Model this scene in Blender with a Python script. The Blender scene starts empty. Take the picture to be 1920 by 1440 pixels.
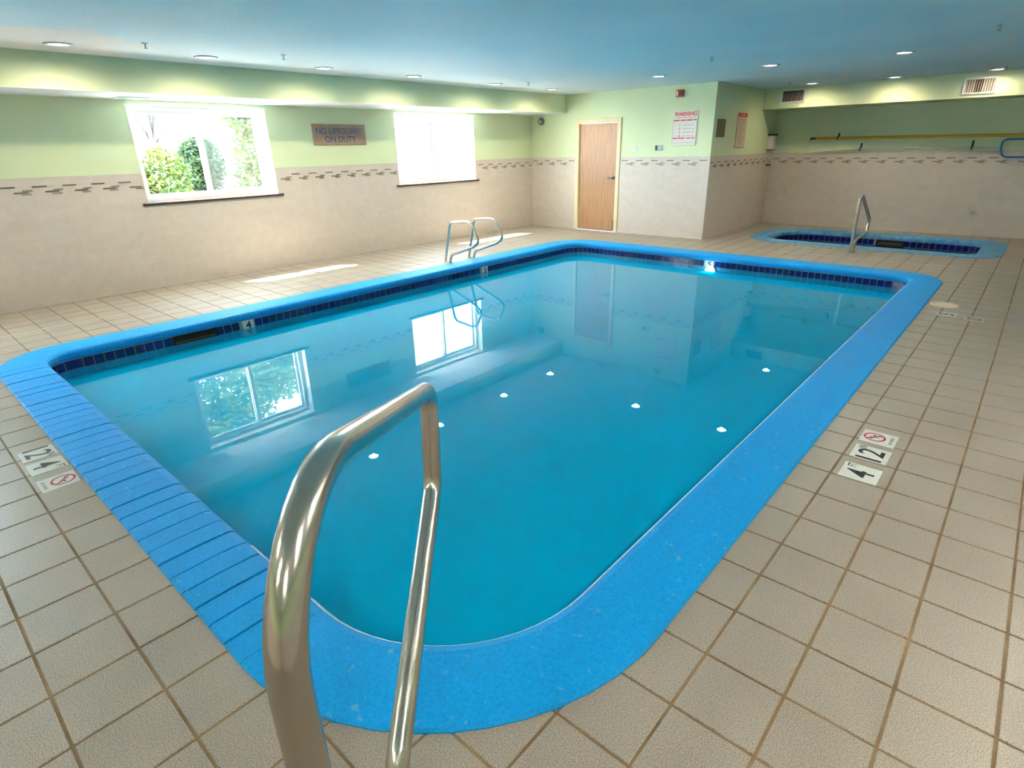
import bpy, bmesh, math, random
from mathutils import Vector, Matrix
random.seed(7)

# ------------------------------------------------------------------ scale, camera, light, exposure
U = 1.12                      # survey units -> metres
sc = bpy.context.scene
col = sc.collection
F_PX = 1069.628
YAW, PITCH, ROLL, CAM_H = 0.73145, 0.39211, -0.02127, 1.3419
cy_, sy_ = math.cos(YAW), math.sin(YAW); cp_, sp_ = math.cos(PITCH), math.sin(PITCH)
FWD = Vector((-sy_*cp_, cy_*cp_, -sp_)); RGT = Vector((cy_, sy_, 0)); UPV = RGT.cross(FWD)
c_, s_ = math.cos(ROLL), math.sin(ROLL)
RGT, UPV = c_*RGT + s_*UPV, -s_*RGT + c_*UPV
cam = bpy.data.cameras.new('camera'); cam_o = bpy.data.objects.new('camera', cam); col.objects.link(cam_o)
cam.sensor_width = 36; cam.lens = F_PX/1920*36; cam.clip_start = 0.02; cam.clip_end = 400
M = Matrix((RGT, UPV, -FWD)).transposed().to_4x4(); M.translation = Vector((0, 0, CAM_H))*U
cam_o.matrix_world = M
sc.camera = cam_o

world = bpy.data.worlds.new('sky'); sc.world = world; world.use_nodes = True
bg = world.node_tree.nodes['Background']; bg.inputs[0].default_value = (0.68, 0.85, 1.0, 1); bg.inputs[1].default_value = 23.0
sun = bpy.data.lights.new('sun', 'SUN'); sun.energy = 70; sun.angle = 0.009; sun.color = (1, .96, .88)
sun_o = bpy.data.objects.new('sun', sun); col.objects.link(sun_o)
sun_o.rotation_euler = Vector((0.52, 0.42, -1.0)).to_track_quat('-Z', 'Y').to_euler()
DOWNLIGHT_W = 45.0
sc.view_settings.view_transform = 'Standard'; sc.view_settings.look = 'None'
sc.view_settings.gamma = 1; sc.view_settings.use_curve_mapping = False
sc.view_settings.exposure = 0.66
cy = sc.cycles
cy.max_bounces = 8; cy.diffuse_bounces = 4; cy.glossy_bounces = 4; cy.adaptive_threshold = .2; cy.adaptive_min_samples = 16; cy.transparent_max_bounces = 12
cy.caustics_reflective = False; cy.caustics_refractive = False; cy.sample_clamp_indirect = 6

# ------------------------------------------------------------------ materials
def new_mat(name):
    m = bpy.data.materials.new(name); m.use_nodes = True
    nt = m.node_tree; return m, nt, nt.nodes['Principled BSDF']
def plain(name, c, rough=.6, metal=0, spec=.5, emit=None, es=0):
    m, nt, b = new_mat(name)
    b.inputs['Base Color'].default_value = (*c, 1); b.inputs['Roughness'].default_value = rough
    b.inputs['Metallic'].default_value = metal; b.inputs['Specular IOR Level'].default_value = spec
    if emit: b.inputs['Emission Color'].default_value = (*emit, 1); b.inputs['Emission Strength'].default_value = es
    return m
def N(nt, t, **kw):
    n = nt.nodes.new(t)
    for k, v in kw.items(): setattr(n, k, v)
    return n
def noise(nt, scale, detail=3, rough=.5):
    tc = N(nt, 'ShaderNodeTexCoord'); n = N(nt, 'ShaderNodeTexNoise')
    n.inputs['Scale'].default_value = scale; n.inputs['Detail'].default_value = detail; n.inputs['Roughness'].default_value = rough
    g = N(nt, 'ShaderNodeNewGeometry'); nt.links.new(g.outputs['Position'], n.inputs['Vector'])
    return n
def ramp(nt, src, stops):
    r = N(nt, 'ShaderNodeValToRGB'); e = r.color_ramp.elements
    while len(e) > 1: e.remove(e[0])
    e[0].position = stops[0][0]; e[0].color = (*stops[0][1], 1)
    for p, c in stops[1:]:
        x = e.new(p); x.color = (*c, 1)
    nt.links.new(src, r.inputs['Fac']); return r
def bump(nt, b, src, strength, dist):
    n = N(nt, 'ShaderNodeBump'); n.inputs['Strength'].default_value = strength; n.inputs['Distance'].default_value = dist
    nt.links.new(src, n.inputs['Height']); nt.links.new(n.outputs[0], b.inputs['Normal']); return n
def mix(nt, f, a, b_, mode='MIX'):
    n = N(nt, 'ShaderNodeMix'); n.data_type = 'RGBA'; n.blend_type = mode
    for k, v in ((0, f), (6, a), (7, b_)):
        if hasattr(v, 'is_linked') or hasattr(v, 'links'): nt.links.new(v, n.inputs[k])
        elif isinstance(v, (int, float)): n.inputs[k].default_value = v
        else: n.inputs[k].default_value = (*v, 1)
    return n.outputs[2]

def mottled(name, c1, c2, scale, rough, bscale=None, bst=.2, bdist=.004, spec=.5, lo=.35, hi=.65, detail=4):
    m, nt, b = new_mat(name); n = noise(nt, scale, detail)
    r = ramp(nt, n.outputs[0], [(lo, c1), (hi, c2)]); nt.links.new(r.outputs[0], b.inputs['Base Color'])
    b.inputs['Roughness'].default_value = rough; b.inputs['Specular IOR Level'].default_value = spec
    if bscale:
        n2 = noise(nt, bscale, 3); bump(nt, b, n2.outputs[0], bst, bdist)
    return m

MAT = {}
MAT['green'] = mottled('green wall paint', (.67, .76, .485), (.70, .785, .51), 1.5, .55, 90, .12, .002)
def ceiling_mat():
    m, nt, b = new_mat('sky blue ceiling paint with cloud and window glow')
    n = noise(nt, .55, 5, .55); base = ramp(nt, n.outputs[0], [(.38, (.57, .84, .93)), (.68, (.71, .89, .95))])
    g = N(nt, 'ShaderNodeNewGeometry')
    # hand-painted pale cloud over the left end of the ceiling
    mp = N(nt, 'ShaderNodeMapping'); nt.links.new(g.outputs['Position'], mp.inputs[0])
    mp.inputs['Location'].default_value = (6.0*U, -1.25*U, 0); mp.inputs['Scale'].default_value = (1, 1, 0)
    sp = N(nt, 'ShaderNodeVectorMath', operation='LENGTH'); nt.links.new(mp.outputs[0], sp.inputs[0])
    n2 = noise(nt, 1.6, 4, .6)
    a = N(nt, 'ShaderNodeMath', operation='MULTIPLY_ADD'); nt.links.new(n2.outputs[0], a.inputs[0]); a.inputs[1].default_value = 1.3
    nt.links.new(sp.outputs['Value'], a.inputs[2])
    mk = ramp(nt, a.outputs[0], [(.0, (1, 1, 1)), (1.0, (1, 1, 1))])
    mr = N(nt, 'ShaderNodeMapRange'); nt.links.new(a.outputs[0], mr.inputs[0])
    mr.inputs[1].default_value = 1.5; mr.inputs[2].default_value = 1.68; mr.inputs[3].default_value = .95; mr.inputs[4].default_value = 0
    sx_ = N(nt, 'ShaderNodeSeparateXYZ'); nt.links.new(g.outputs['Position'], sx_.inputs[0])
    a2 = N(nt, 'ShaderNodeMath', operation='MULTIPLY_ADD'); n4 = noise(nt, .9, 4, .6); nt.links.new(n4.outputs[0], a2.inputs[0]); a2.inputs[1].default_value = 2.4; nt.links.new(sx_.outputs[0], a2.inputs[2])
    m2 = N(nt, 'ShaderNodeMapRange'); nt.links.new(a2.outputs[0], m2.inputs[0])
    m2.inputs[1].default_value = -5.6; m2.inputs[2].default_value = -3.0; m2.inputs[3].default_value = .75; m2.inputs[4].default_value = 0  # uneven pale wash on the window side: window glare put into the paint
    window_glow = mix(nt, m2.outputs[0], base.outputs[0], (.80, .86, .88))
    c = mix(nt, mr.outputs[0], window_glow, (.93, .84, .79)); nt.links.new(c, b.inputs['Base Color'])
    b.inputs['Roughness'].default_value = .7
    n3 = noise(nt, 42, 4, .7); bump(nt, b, n3.outputs[0], .5, .012)
    return m
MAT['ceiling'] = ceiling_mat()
def walltile(name, axis):
    m, nt, b = new_mat(name)
    g = N(nt, 'ShaderNodeNewGeometry'); sx = N(nt, 'ShaderNodeSeparateXYZ'); nt.links.new(g.outputs['Position'], sx.inputs[0])
    cx = N(nt, 'ShaderNodeCombineXYZ'); nt.links.new(sx.outputs[axis], cx.inputs[0]); nt.links.new(sx.outputs[2], cx.inputs[1])
    br = N(nt, 'ShaderNodeTexBrick'); nt.links.new(cx.outputs[0], br.inputs[0])
    br.inputs['Scale'].default_value = 1; br.inputs['Brick Width'].default_value = .30; br.inputs['Row Height'].default_value = .10
    br.inputs['Mortar Size'].default_value = .002; br.inputs['Mortar Smooth'].default_value = .4
    br.inputs['Color1'].default_value = (.66, .585, .52, 1); br.inputs['Color2'].default_value = (.69, .61, .545, 1); br.inputs['Mortar'].default_value = (.635, .56, .495, 1)
    n = noise(nt, 9, 5, .6); r = ramp(nt, n.outputs[0], [(.3, (.92, .91, .90)), (.7, (1, 1, 1))])
    nt.links.new(mix(nt, 1.0, br.outputs[0], r.outputs[0], 'MULTIPLY'), b.inputs['Base Color'])
    b.inputs['Roughness'].default_value = .42
    bump(nt, b, br.outputs['Fac'], -.15, .002)
    return m
MAT['walltile_x'] = walltile('beige wall tile', 0); MAT['walltile_y'] = walltile('beige wall tile along side', 1)
def floortile():
    m, nt, b = new_mat('speckled beige quarry tile')
    n = noise(nt, 300, 1, .5); r = ramp(nt, n.outputs[0], [(.30, (.16, .135, .11)), (.45, (.36, .305, .245)), (.66, (.50, .425, .345))])
    n2 = noise(nt, 2.2, 3); r2 = ramp(nt, n2.outputs[0], [(.3, (.90, .885, .87)), (.7, (1.0, 1.0, 1.0))])
    nt.links.new(mix(nt, 1.0, r.outputs[0], r2.outputs[0], 'MULTIPLY'), b.inputs['Base Color'])
    b.inputs['Roughness'].default_value = .36; b.inputs['Specular IOR Level'].default_value = .6
    return m
MAT['tile'] = floortile()
MAT['grout'] = mottled('brown floor grout', (.19, .12, .06), (.33, .22, .11), 5, .9, 120, .3, .003)
MAT['joint'] = plain('pale caulk joint', (.58, .53, .46), .6)
def coping_mat():
    m, nt, b = new_mat('worn blue deck paint')
    n = noise(nt, 110, 4, .65); r = ramp(nt, n.outputs[0], [(.25, (.0, .24, .58)), (.55, (.0, .315, .76)), (.80, (.004, .36, .82))])
    n2 = noise(nt, 24, 4, .6); r2 = ramp(nt, n2.outputs[0], [(.64, (0, 0, 0)), (.70, (1, 1, 1))])
    f = N(nt, 'ShaderNodeMath', operation='MULTIPLY'); nt.links.new(r2.outputs[0], f.inputs[0]); f.inputs[1].default_value = .35
    nt.links.new(mix(nt, f.outputs[0], r.outputs[0], (.30, .50, .55)), b.inputs['Base Color'])
    b.inputs['Roughness'].default_value = .55; b.inputs['Specular IOR Level'].default_value = .22
    n3 = noise(nt, 260, 3, .6); bump(nt, b, n3.outputs[0], .25, .0025)
    return m
MAT['coping'] = coping_mat()
MAT['spa_coping'] = mottled('faded blue paint on spa rim', (.04, .26, .55), (.16, .40, .64), 14, .5, 90, .3, .004)
MAT['worn'] = mottled('worn white paint with painted highlight', (.55, .72, .86), (.88, .92, .95), 60, .6)
MAT['plaster'] = mottled('pale aqua pool plaster', (.015, .42, .66), (.02, .45, .70), .8, .8)
MAT['spa_plaster'] = plain('dark spa plaster', (.03, .08, .12), .7)
MAT['wtile'] = mottled('glazed cobalt tile', (.003, .006, .085), (.006, .014, .16), 9, .12)
MAT['wgrout'] = plain('pale tile grout', (.30, .33, .36), .8)
MAT['dark'] = plain('black opening', (.004, .0035, .003), .8)
MAT['brownflap'] = plain('brown skimmer weir', (.055, .035, .022), .6)
MAT['white'] = plain('white vinyl', (.82, .84, .84), .35)
MAT['softwhite'] = plain('white painted soffit underside', (.80, .82, .82), .6)
MAT['cream'] = plain('cream painted trim', (.82, .72, .46), .45)
MAT['reveal'] = plain('pale window reveal', (.86, .84, .74), .5)
MAT['sill'] = plain('dark brown stone sill', (.06, .035, .03), .35)
MAT['trimring'] = plain('white downlight trim', (.62, .60, .66), .4)
MAT['lamp'] = plain('lit downlight lens', (1, 1, 1), .4, emit=(1, .96, .88), es=16)
MAT['poollamp'] = plain('lit pool lamp lens', (1, 1, 1), .4, emit=(.97, 1, .92), es=14)
MAT['black_print'] = plain('black print', (.015, .018, .02), .5)
MAT['grey_print'] = plain('grey print', (.30, .29, .28), .6)
MAT['red_print'] = plain('red print', (.72, .035, .03), .5)
MAT['darkred_print'] = plain('dark red print', (.50, .02, .05), .5)
MAT['blue_print'] = plain('slate blue print', (.085, .10, .20), .5)
MAT['marker'] = plain('glazed white marker tile', (.74, .73, .66), .25)
MAT['signwhite'] = plain('white sign board', (.80, .76, .70), .5)
MAT['signpale'] = plain('pale tan sign board', (.66, .52, .40), .55)
MAT['signtan'] = mottled('tan sign board', (.30, .20, .14), (.36, .245, .17), 12, .55)
MAT['plaque'] = plain('brown plaque', (.20, .13, .075), .5)
MAT['redbox'] = plain('red plastic', (.42, .03, .035), .4)
MAT['clearlens'] = plain('strobe lens', (.75, .62, .62), .2)
MAT['grey'] = plain('grey plastic', (.20, .21, .22), .5)
MAT['lightgrey'] = plain('light grey plastic', (.50, .50, .50), .5)
MAT['darkgrey'] = plain('dark grey plastic', (.045, .045, .05), .5)
MAT['teal'] = plain('pale teal plastic', (.42, .62, .62), .4)
MAT['yellow'] = plain('yellow fibreglass', (.72, .42, .02), .4)
MAT['poleWhite'] = plain('pale aluminium pole', (.62, .62, .55), .35, .3)
MAT['bluehose'] = plain('blue plastic tube', (.015, .16, .38), .35)
MAT['black'] = plain('black metal bracket', (.02, .02, .018), .5)
MAT['ventdark'] = plain('dark duct behind louvres', (.03, .028, .026), .9)
MAT['louvre'] = plain('dull aluminium louvre', (.42, .38, .35), .5)
MAT['lidcream'] = plain('cream plastic lid', (.80, .66, .44), .45)
MAT['concrete'] = plain('pale pavement outdoors', (.80, .80, .80), .9)
MAT['bark'] = mottled('grey bark', (.05, .04, .045), (.10, .085, .09), 9, .9)
def steel():
    m, nt, b = new_mat('brushed stainless steel')
    b.inputs['Base Color'].default_value = (.62, .57, .50, 1); b.inputs['Metallic'].default_value = 1
    n = noise(nt, 14, 3); r = ramp(nt, n.outputs[0], [(.3, (.16,)*3), (.7, (.27,)*3)]); nt.links.new(r.outputs[0], b.inputs['Roughness'])
    return m
MAT['steel'] = steel()
def wood():
    m, nt, b = new_mat('oak veneer')
    g = N(nt, 'ShaderNodeNewGeometry'); mp = N(nt, 'ShaderNodeMapping'); nt.links.new(g.outputs['Position'], mp.inputs[0])
    mp.inputs['Scale'].default_value = (26, 26, 1.6)
    n = N(nt, 'ShaderNodeTexNoise'); nt.links.new(mp.outputs[0], n.inputs['Vector']); n.inputs['Scale'].default_value = 1.6; n.inputs['Detail'].default_value = 6
    r = ramp(nt, n.outputs[0], [(.3, (.37, .185, .085)), (.55, (.46, .25, .125)), (.75, (.52, .31, .17))])
    nt.links.new(r.outputs[0], b.inputs['Base Color']); b.inputs['Roughness'].default_value = .42
    return m
MAT['wood'] = wood()
def leafmat(name, c1, c2):
    m, nt, b = new_mat(name); n = noise(nt, 3.0, 3)
    r = ramp(nt, n.outputs[0], [(.35, c1), (.65, c2)]); nt.links.new(r.outputs[0], b.inputs['Base Color'])
    b.inputs['Roughness'].default_value = .55
    t = N(nt, 'ShaderNodeBsdfTranslucent'); nt.links.new(r.outputs[0], t.inputs[0])
    ms = N(nt, 'ShaderNodeMixShader'); ms.inputs[0].default_value = .45
    out = nt.nodes['Material Output']; nt.links.new(b.outputs[0], ms.inputs[1]); nt.links.new(t.outputs[0], ms.inputs[2]); nt.links.new(ms.outputs[0], out.inputs[0])
    return m
MAT['leaf1'] = leafmat('yellow green leaves', (.040, .075, .016), (.085, .10, .016))
MAT['leaf2'] = leafmat('mid green leaves', (.018, .048, .022), (.040, .07, .022))
MAT['leaf3'] = leafmat('tree leaves', (.11, .17, .07), (.21, .25, .10))
def schlick(nt, f0):
    lw = N(nt, 'ShaderNodeLayerWeight'); lw.inputs[0].default_value = .5
    p = N(nt, 'ShaderNodeMath', operation='POWER'); nt.links.new(lw.outputs['Facing'], p.inputs[0]); p.inputs[1].default_value = 5
    a = N(nt, 'ShaderNodeMath', operation='MULTIPLY_ADD'); nt.links.new(p.outputs[0], a.inputs[0]); a.inputs[1].default_value = 1-f0; a.inputs[2].default_value = f0
    return a
def glass(name, milk=0.0):
    m, nt, b = new_mat(name); nt.nodes.remove(b); out = nt.nodes['Material Output']
    t = N(nt, 'ShaderNodeBsdfTransparent'); t.inputs[0].default_value = (.96, .98, .97, 1)
    g = N(nt, 'ShaderNodeBsdfGlossy'); g.inputs['Roughness'].default_value = .02
    f = schlick(nt, .04)
    ms = N(nt, 'ShaderNodeMixShader'); nt.links.new(f.outputs[0], ms.inputs[0]); nt.links.new(t.outputs[0], ms.inputs[1]); nt.links.new(g.outputs[0], ms.inputs[2])
    last = ms
    if milk:
        d = N(nt, 'ShaderNodeBsdfTranslucent'); d.inputs[0].default_value = (.86, .88, .86, 1)
        m2 = N(nt, 'ShaderNodeMixShader'); m2.inputs[0].default_value = milk
        nt.links.new(ms.outputs[0], m2.inputs[1]); nt.links.new(d.outputs[0], m2.inputs[2]); last = m2
    nt.links.new(last.outputs[0], out.inputs[0]); return m
MAT['glass'] = glass('clear glass'); MAT['screen'] = glass('hazy glass with insect screen', .007)
def water(name, tint):
    m, nt, b = new_mat(name); nt.nodes.remove(b); out = nt.nodes['Material Output']
    t = N(nt, 'ShaderNodeBsdfTransparent'); t.inputs[0].default_value = (*tint, 1)
    g = N(nt, 'ShaderNodeBsdfGlossy'); g.inputs['Roughness'].default_value = .0
    n = noise(nt, 2.0, 2); bp = N(nt, 'ShaderNodeBump'); bp.inputs['Strength'].default_value = .012; bp.inputs['Distance'].default_value = .01
    nt.links.new(n.outputs[0], bp.inputs['Height']); nt.links.new(bp.outputs[0], g.inputs['Normal'])
    f = schlick(nt, .022); ms = N(nt, 'ShaderNodeMixShader')
    nt.links.new(f.outputs[0], ms.inputs[0]); nt.links.new(t.outputs[0], ms.inputs[1]); nt.links.new(g.outputs[0], ms.inputs[2])
    nt.links.new(ms.outputs[0], out.inputs[0]); return m
def turbid(name, body):
    """cloudy water a hand's depth down: most light is scattered back, some passes"""
    m, nt, b = new_mat(name); nt.nodes.remove(b); out = nt.nodes['Material Output']
    d = N(nt, 'ShaderNodeBsdfDiffuse'); d.inputs[0].default_value = (*body, 1)
    tl = N(nt, 'ShaderNodeBsdfTranslucent'); tl.inputs[0].default_value = (*body, 1)
    ms = N(nt, 'ShaderNodeMixShader'); ms.inputs[0].default_value = .2; nt.links.new(d.outputs[0], ms.inputs[1]); nt.links.new(tl.outputs[0], ms.inputs[2])
    nt.links.new(ms.outputs[0], out.inputs[0]); return m
MAT['water'] = water('pool water', (.60, .97, 1.0)); MAT['spa_water'] = water('spa water', (.3, .6, .7)); MAT['turbid'] = turbid('cloudy turquoise water', (.0, .47, .74))

# ------------------------------------------------------------------ mesh helpers (survey units in, metres out)
class MB:
    def __init__(s): s.v = []; s.f = []; s.mi = []; s.smooth = []
    def add(s, vs, fs, mi=0, smooth=False):
        o = len(s.v); s.v += [tuple(v) for v in vs]; s.f += [tuple(i+o for i in f) for f in fs]
        s.mi += [mi]*len(fs); s.smooth += [smooth]*len(fs); return s
    def box(s, a, b, mi=0):
        (x0, y0, z0), (x1, y1, z1) = [(min(p, q) for p, q in zip(a, b)), (max(p, q) for p, q in zip(a, b))]
        vs = [(x, y, z) for z in (z0, z1) for y in (y0, y1) for x in (x0, x1)]
        return s.add(vs, [(0, 2, 3, 1), (4, 5, 7, 6), (0, 1, 5, 4), (2, 6, 7, 3), (0, 4, 6, 2), (1, 3, 7, 5)], mi)
    def bbox(s, a, b, bev, mi=0):   # box with chamfered edges
        bm = bmesh.new(); bmesh.ops.create_cube(bm, size=1)
        c = [(p+q)/2 for p, q in zip(a, b)]; d = [abs(q-p) for p, q in zip(a, b)]
        for v in bm.verts: v.co = Vector((c[0]+v.co.x*d[0], c[1]+v.co.y*d[1], c[2]+v.co.z*d[2]))
        bmesh.ops.bevel(bm, geom=bm.edges[:], offset=min(bev, min(d)*.45), segments=1, affect='EDGES')
        bm.verts.index_update(); s.add([v.co[:] for v in bm.verts], [[v.index for v in f.verts] for f in bm.faces], mi); bm.free(); return s
    def prism(s, poly, z0, z1, mi=0, bev=0):
        n = len(poly)
        if bev:
            cx = sum(p[0] for p in poly)/n; cyy = sum(p[1] for p in poly)/n
            def ins(p):
                d = math.hypot(p[0]-cx, p[1]-cyy) or 1; k = max(0, 1-bev*1.4/d); return (cx+(p[0]-cx)*k, cyy+(p[1]-cyy)*k)
            vs = [(x, y, z0) for x, y in poly]+[(x, y, z1-bev*.6) for x, y in poly]+[(*ins(p), z1) for p in poly]
            fs = [(i, (i+1) % n, n+(i+1) % n, n+i) for i in range(n)]+[(n+i, n+(i+1) % n, 2*n+(i+1) % n, 2*n+i) for i in range(n)]
            fs += [tuple(range(2*n, 3*n))]
            return s.add(vs, fs, mi)
        vs = [(x, y, z0) for x, y in poly]+[(x, y, z1) for x, y in poly]
        return s.add(vs, [(i, (i+1) % n, n+(i+1) % n, n+i) for i in range(n)]+[tuple(range(n, 2*n)), tuple(range(n-1, -1, -1))], mi)
    def tube(s, path, r, n=14, mi=0, caps=True):
        P = [Vector(p) for p in path]; vs = []; fs = []; prev = None
        for i, p in enumerate(P):
            t = (P[min(i+1, len(P)-1)]-P[max(i-1, 0)]).normalized()
            if prev is None:
                a = Vector((0, 0, 1)) if abs(t.z) < .9 else Vector((1, 0, 0)); u = t.cross(a).normalized()
            else: u = (prev-t*prev.dot(t)).normalized()
            prev = u; w = t.cross(u); rr = r[i] if isinstance(r, (list, tuple)) else r
            for k in range(n):
                a = 2*math.pi*k/n; vs.append(p+(u*math.cos(a)+w*math.sin(a))*rr)
        for i in range(len(P)-1):
            for k in range(n): fs.append((i*n+k, i*n+(k+1) % n, (i+1)*n+(k+1) % n, (i+1)*n+k))
        s.add(vs, fs, mi, True)
        if caps: s.add(vs[:n], [tuple(range(n-1, -1, -1))], mi); s.add(vs[-n:], [tuple(range(n))], mi)
        return s
    def lathe(s, prof, origin, axis='z', n=24, mi=0):
        vs = []; fs = []
        for r, h in prof:
            for k in range(n):
                a = 2*math.pi*k/n; x, y = r*math.cos(a), r*math.sin(a)
                p = {'z': (x, y, h), 'y': (x, h, y), 'x': (h, x, y)}[axis]
                vs.append(tuple(p[i]+origin[i] for i in range(3)))
        for i in range(len(prof)-1):
            for k in range(n): fs.append((i*n+k, i*n+(k+1) % n, (i+1)*n+(k+1) % n, (i+1)*n+k))
        return s.add(vs, fs, mi, True)
    def mesh(s, name, mats):
        me = bpy.data.meshes.new(name); me.from_pydata([(x*U, y*U, z*U) for x, y, z in s.v], [], s.f)
        for m in (mats if isinstance(mats, (list, tuple)) else [mats]): me.materials.append(MAT[m])
        me.polygons.foreach_set('material_index', s.mi); me.polygons.foreach_set('use_smooth', s.smooth)
        bm = bmesh.new(); bm.from_mesh(me); bmesh.ops.recalc_face_normals(bm, faces=bm.faces[:]); bm.to_mesh(me); bm.free()
        me.update(); return me
    def build(s, name, mats, parent=None, origin=(0, 0, 0)):
        return link(name, s.mesh(name, mats), parent, origin)
def link(name, data, parent=None, origin=(0, 0, 0), rotz=0):
    o = bpy.data.objects.new(name, data); col.objects.link(o)
    o.location = Vector(origin)*U; o.rotation_euler = (0, 0, rotz)
    if parent: o.parent = parent
    return o
def tag(o, label=None, cat=None, group=None, kind=None):
    if label: o['label'] = label
    if cat: o['category'] = cat
    if group: o['group'] = group
    if kind: o['kind'] = kind
    return o
def thing(name, label, cat, origin, group=None, rotz=0):
    return tag(link(name, None, None, origin, rotz), label, cat, group)
def fillet(pts, rads, n=7):
    P = [Vector(p) for p in pts]; out = [P[0]]
    for i in range(1, len(P)-1):
        a = (P[i-1]-P[i]); b = (P[i+1]-P[i]); la, lb = a.length, b.length; a.normalize(); b.normalize()
        ang = a.angle(b); d = min(rads[i-1]/math.tan(ang/2), la*.48, lb*.48)
        p0 = P[i]+a*d; p2 = P[i]+b*d; r = d*math.tan(ang/2); cc = P[i]+(a+b).normalized()*(r/math.sin(ang/2))
        v0 = p0-cc; v2 = p2-cc; om = v0.angle(v2)
        for k in range(n+1): out.append(cc+(v0*math.sin((1-k/n)*om)+v2*math.sin(k/n*om))/math.sin(om))
    out.append(P[-1]); return out
_txt = {}
def text_geo(s, squeeze=1.0, bold=0.0):
    k = (s, squeeze, bold)
    if k not in _txt:
        c = bpy.data.curves.new('t', 'FONT'); c.body = s; c.size = 1; c.align_x = 'CENTER'; c.align_y = 'CENTER'; c.offset = bold; c.resolution_u = 3
        o = bpy.data.objects.new('t', c); col.objects.link(o)
        dg = bpy.context.evaluated_depsgraph_get(); me = bpy.data.meshes.new_from_object(o.evaluated_get(dg))
        vs = [(v.co.x*squeeze, v.co.y) for v in me.vertices]; fs = [tuple(p.vertices) for p in me.polygons]
        x0, x1 = min(v[0] for v in vs), max(v[0] for v in vs); y0, y1 = min(v[1] for v in vs), max(v[1] for v in vs)
        vs = [(x-(x0+x1)/2, y-(y0+y1)/2) for x, y in vs]
        col.objects.unlink(o); bpy.data.objects.remove(o); bpy.data.curves.remove(c); bpy.data.meshes.remove(me)
        _txt[k] = (vs, fs, x1-x0, y1-y0)
    return _txt[k]
def put_text(mb, s, o, right, up, h=None, w=None, bold=.01, lift=.002, mi=0):
    """letters of height h (or width w) centred on o in the plane right/up"""
    vs, fs, W_, H_ = text_geo(s, 1.0, bold); right = Vector(right); up = Vector(up); nn = right.cross(up); o = Vector(o)
    ky = (h/H_) if h else w/W_; kx = (w/W_) if w else ky
    mb.add([o+right*(x*kx)+up*(y*ky)+nn*lift for x, y in vs], fs, mi)
def strip(mb, o, right, up, w, h, lift=.002, mi=0):
    right = Vector(right); up = Vector(up); nn = right.cross(up); o = Vector(o)
    mb.add([o+right*(a*w/2)+up*(b*h/2)+nn*lift for a, b in ((-1, -1), (1, -1), (1, 1), (-1, 1))], [(0, 1, 2, 3)], mi)

# ------------------------------------------------------------------ room dimensions (survey units)
XL, YB, ZT, ZC, ZS = -7.048, 8.530, 1.1746, 2.1359, 1.867
XS = XL+.75                               # front of the soffit over the windows
XC, YR, YE, ZRS = -3.7212, 11.038, 10.36, 1.8373
XR, YF = 1.9, -2.6
PX0, PX1, PY0, PY1, CW = -5.429, -.535, .3644, 7.5315, .2816
ZW = -.13
TP, TX0, TY0 = .2122, -.405, 2.105          # floor tile pitch and phase

def rrect(x0, x1, y0, y1, radii, n=14):
    """counter-clockwise; radii for corners (x0,y0),(x1,y0),(x1,y1),(x0,y1)"""
    out = []
    for (cx, cyy, a0, r) in ((x0+radii[0], y0+radii[0], 180, radii[0]), (x1-radii[1], y0+radii[1], 270, radii[1]),
                             (x1-radii[2], y1-radii[2], 0, radii[2]), (x0+radii[3], y1-radii[3], 90, radii[3])):
        for k in range(n+1):
            a = math.radians(a0+90*k/n); out.append((cx+r*math.cos(a), cyy+r*math.sin(a)))
    return out
P_OUT = rrect(PX0, PX1, PY0, PY1, (.46, .85, .46, .56))
P_IN = rrect(PX0+CW, PX1-CW, PY0+CW, PY1-CW, (.18, .57, .18, .28))
SX0, SX1, SY0, SY1 = -3.28, -.18, 8.88, 10.62
S_OUT = rrect(SX0, SX1, SY0, SY1, (.55, .42, .42, .75))
S_IN = rrect(SX0+.27, SX1-.27, SY0+.27, SY1-.27, (.28, .15, .15, .48))
def lerp_loop(a, b, t): return [((1-t)*p[0]+t*q[0], (1-t)*p[1]+t*q[1]) for p, q in zip(a, b)]

# ------------------------------------------------------------------ floor: grout slab with the pool openings, tiles one by one
def slab_with_holes(outer, holes, z0, z1):
    bm = bmesh.new()
    for loop in [outer]+holes:
        vs = [bm.verts.new((x, y, z1)) for x, y in loop]
        for i in range(len(vs)): bm.edges.new((vs[i], vs[(i+1) % len(vs)]))
    bmesh.ops.triangle_fill(bm, use_beauty=True, edges=bm.edges[:])
    bm.verts.index_update(); mb = MB()
    mb.add([v.co[:] for v in bm.verts], [[v.index for v in f.verts] for f in bm.faces]); bm.free()
    for loop in [outer]+holes:
        n = len(loop); mb.add([(x, y, z1) for x, y in loop]+[(x, y, z0) for x, y in loop], [(i, (i+1) % n, n+(i+1) % n, n+i) for i in range(n)])
    return mb
FLOOR_OUT = [(XL, YF), (XR, YF), (XR, YR), (XC, YR), (XC, YB), (XL, YB)]
floor = slab_with_holes(FLOOR_OUT, [lerp_loop(P_OUT, P_IN, .5), lerp_loop(S_OUT, S_IN, .5)], -.16, -.004).build('floor', 'grout')
tag(floor, 'beige square tiled pool deck with brown grout lines', kind='structure')

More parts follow.
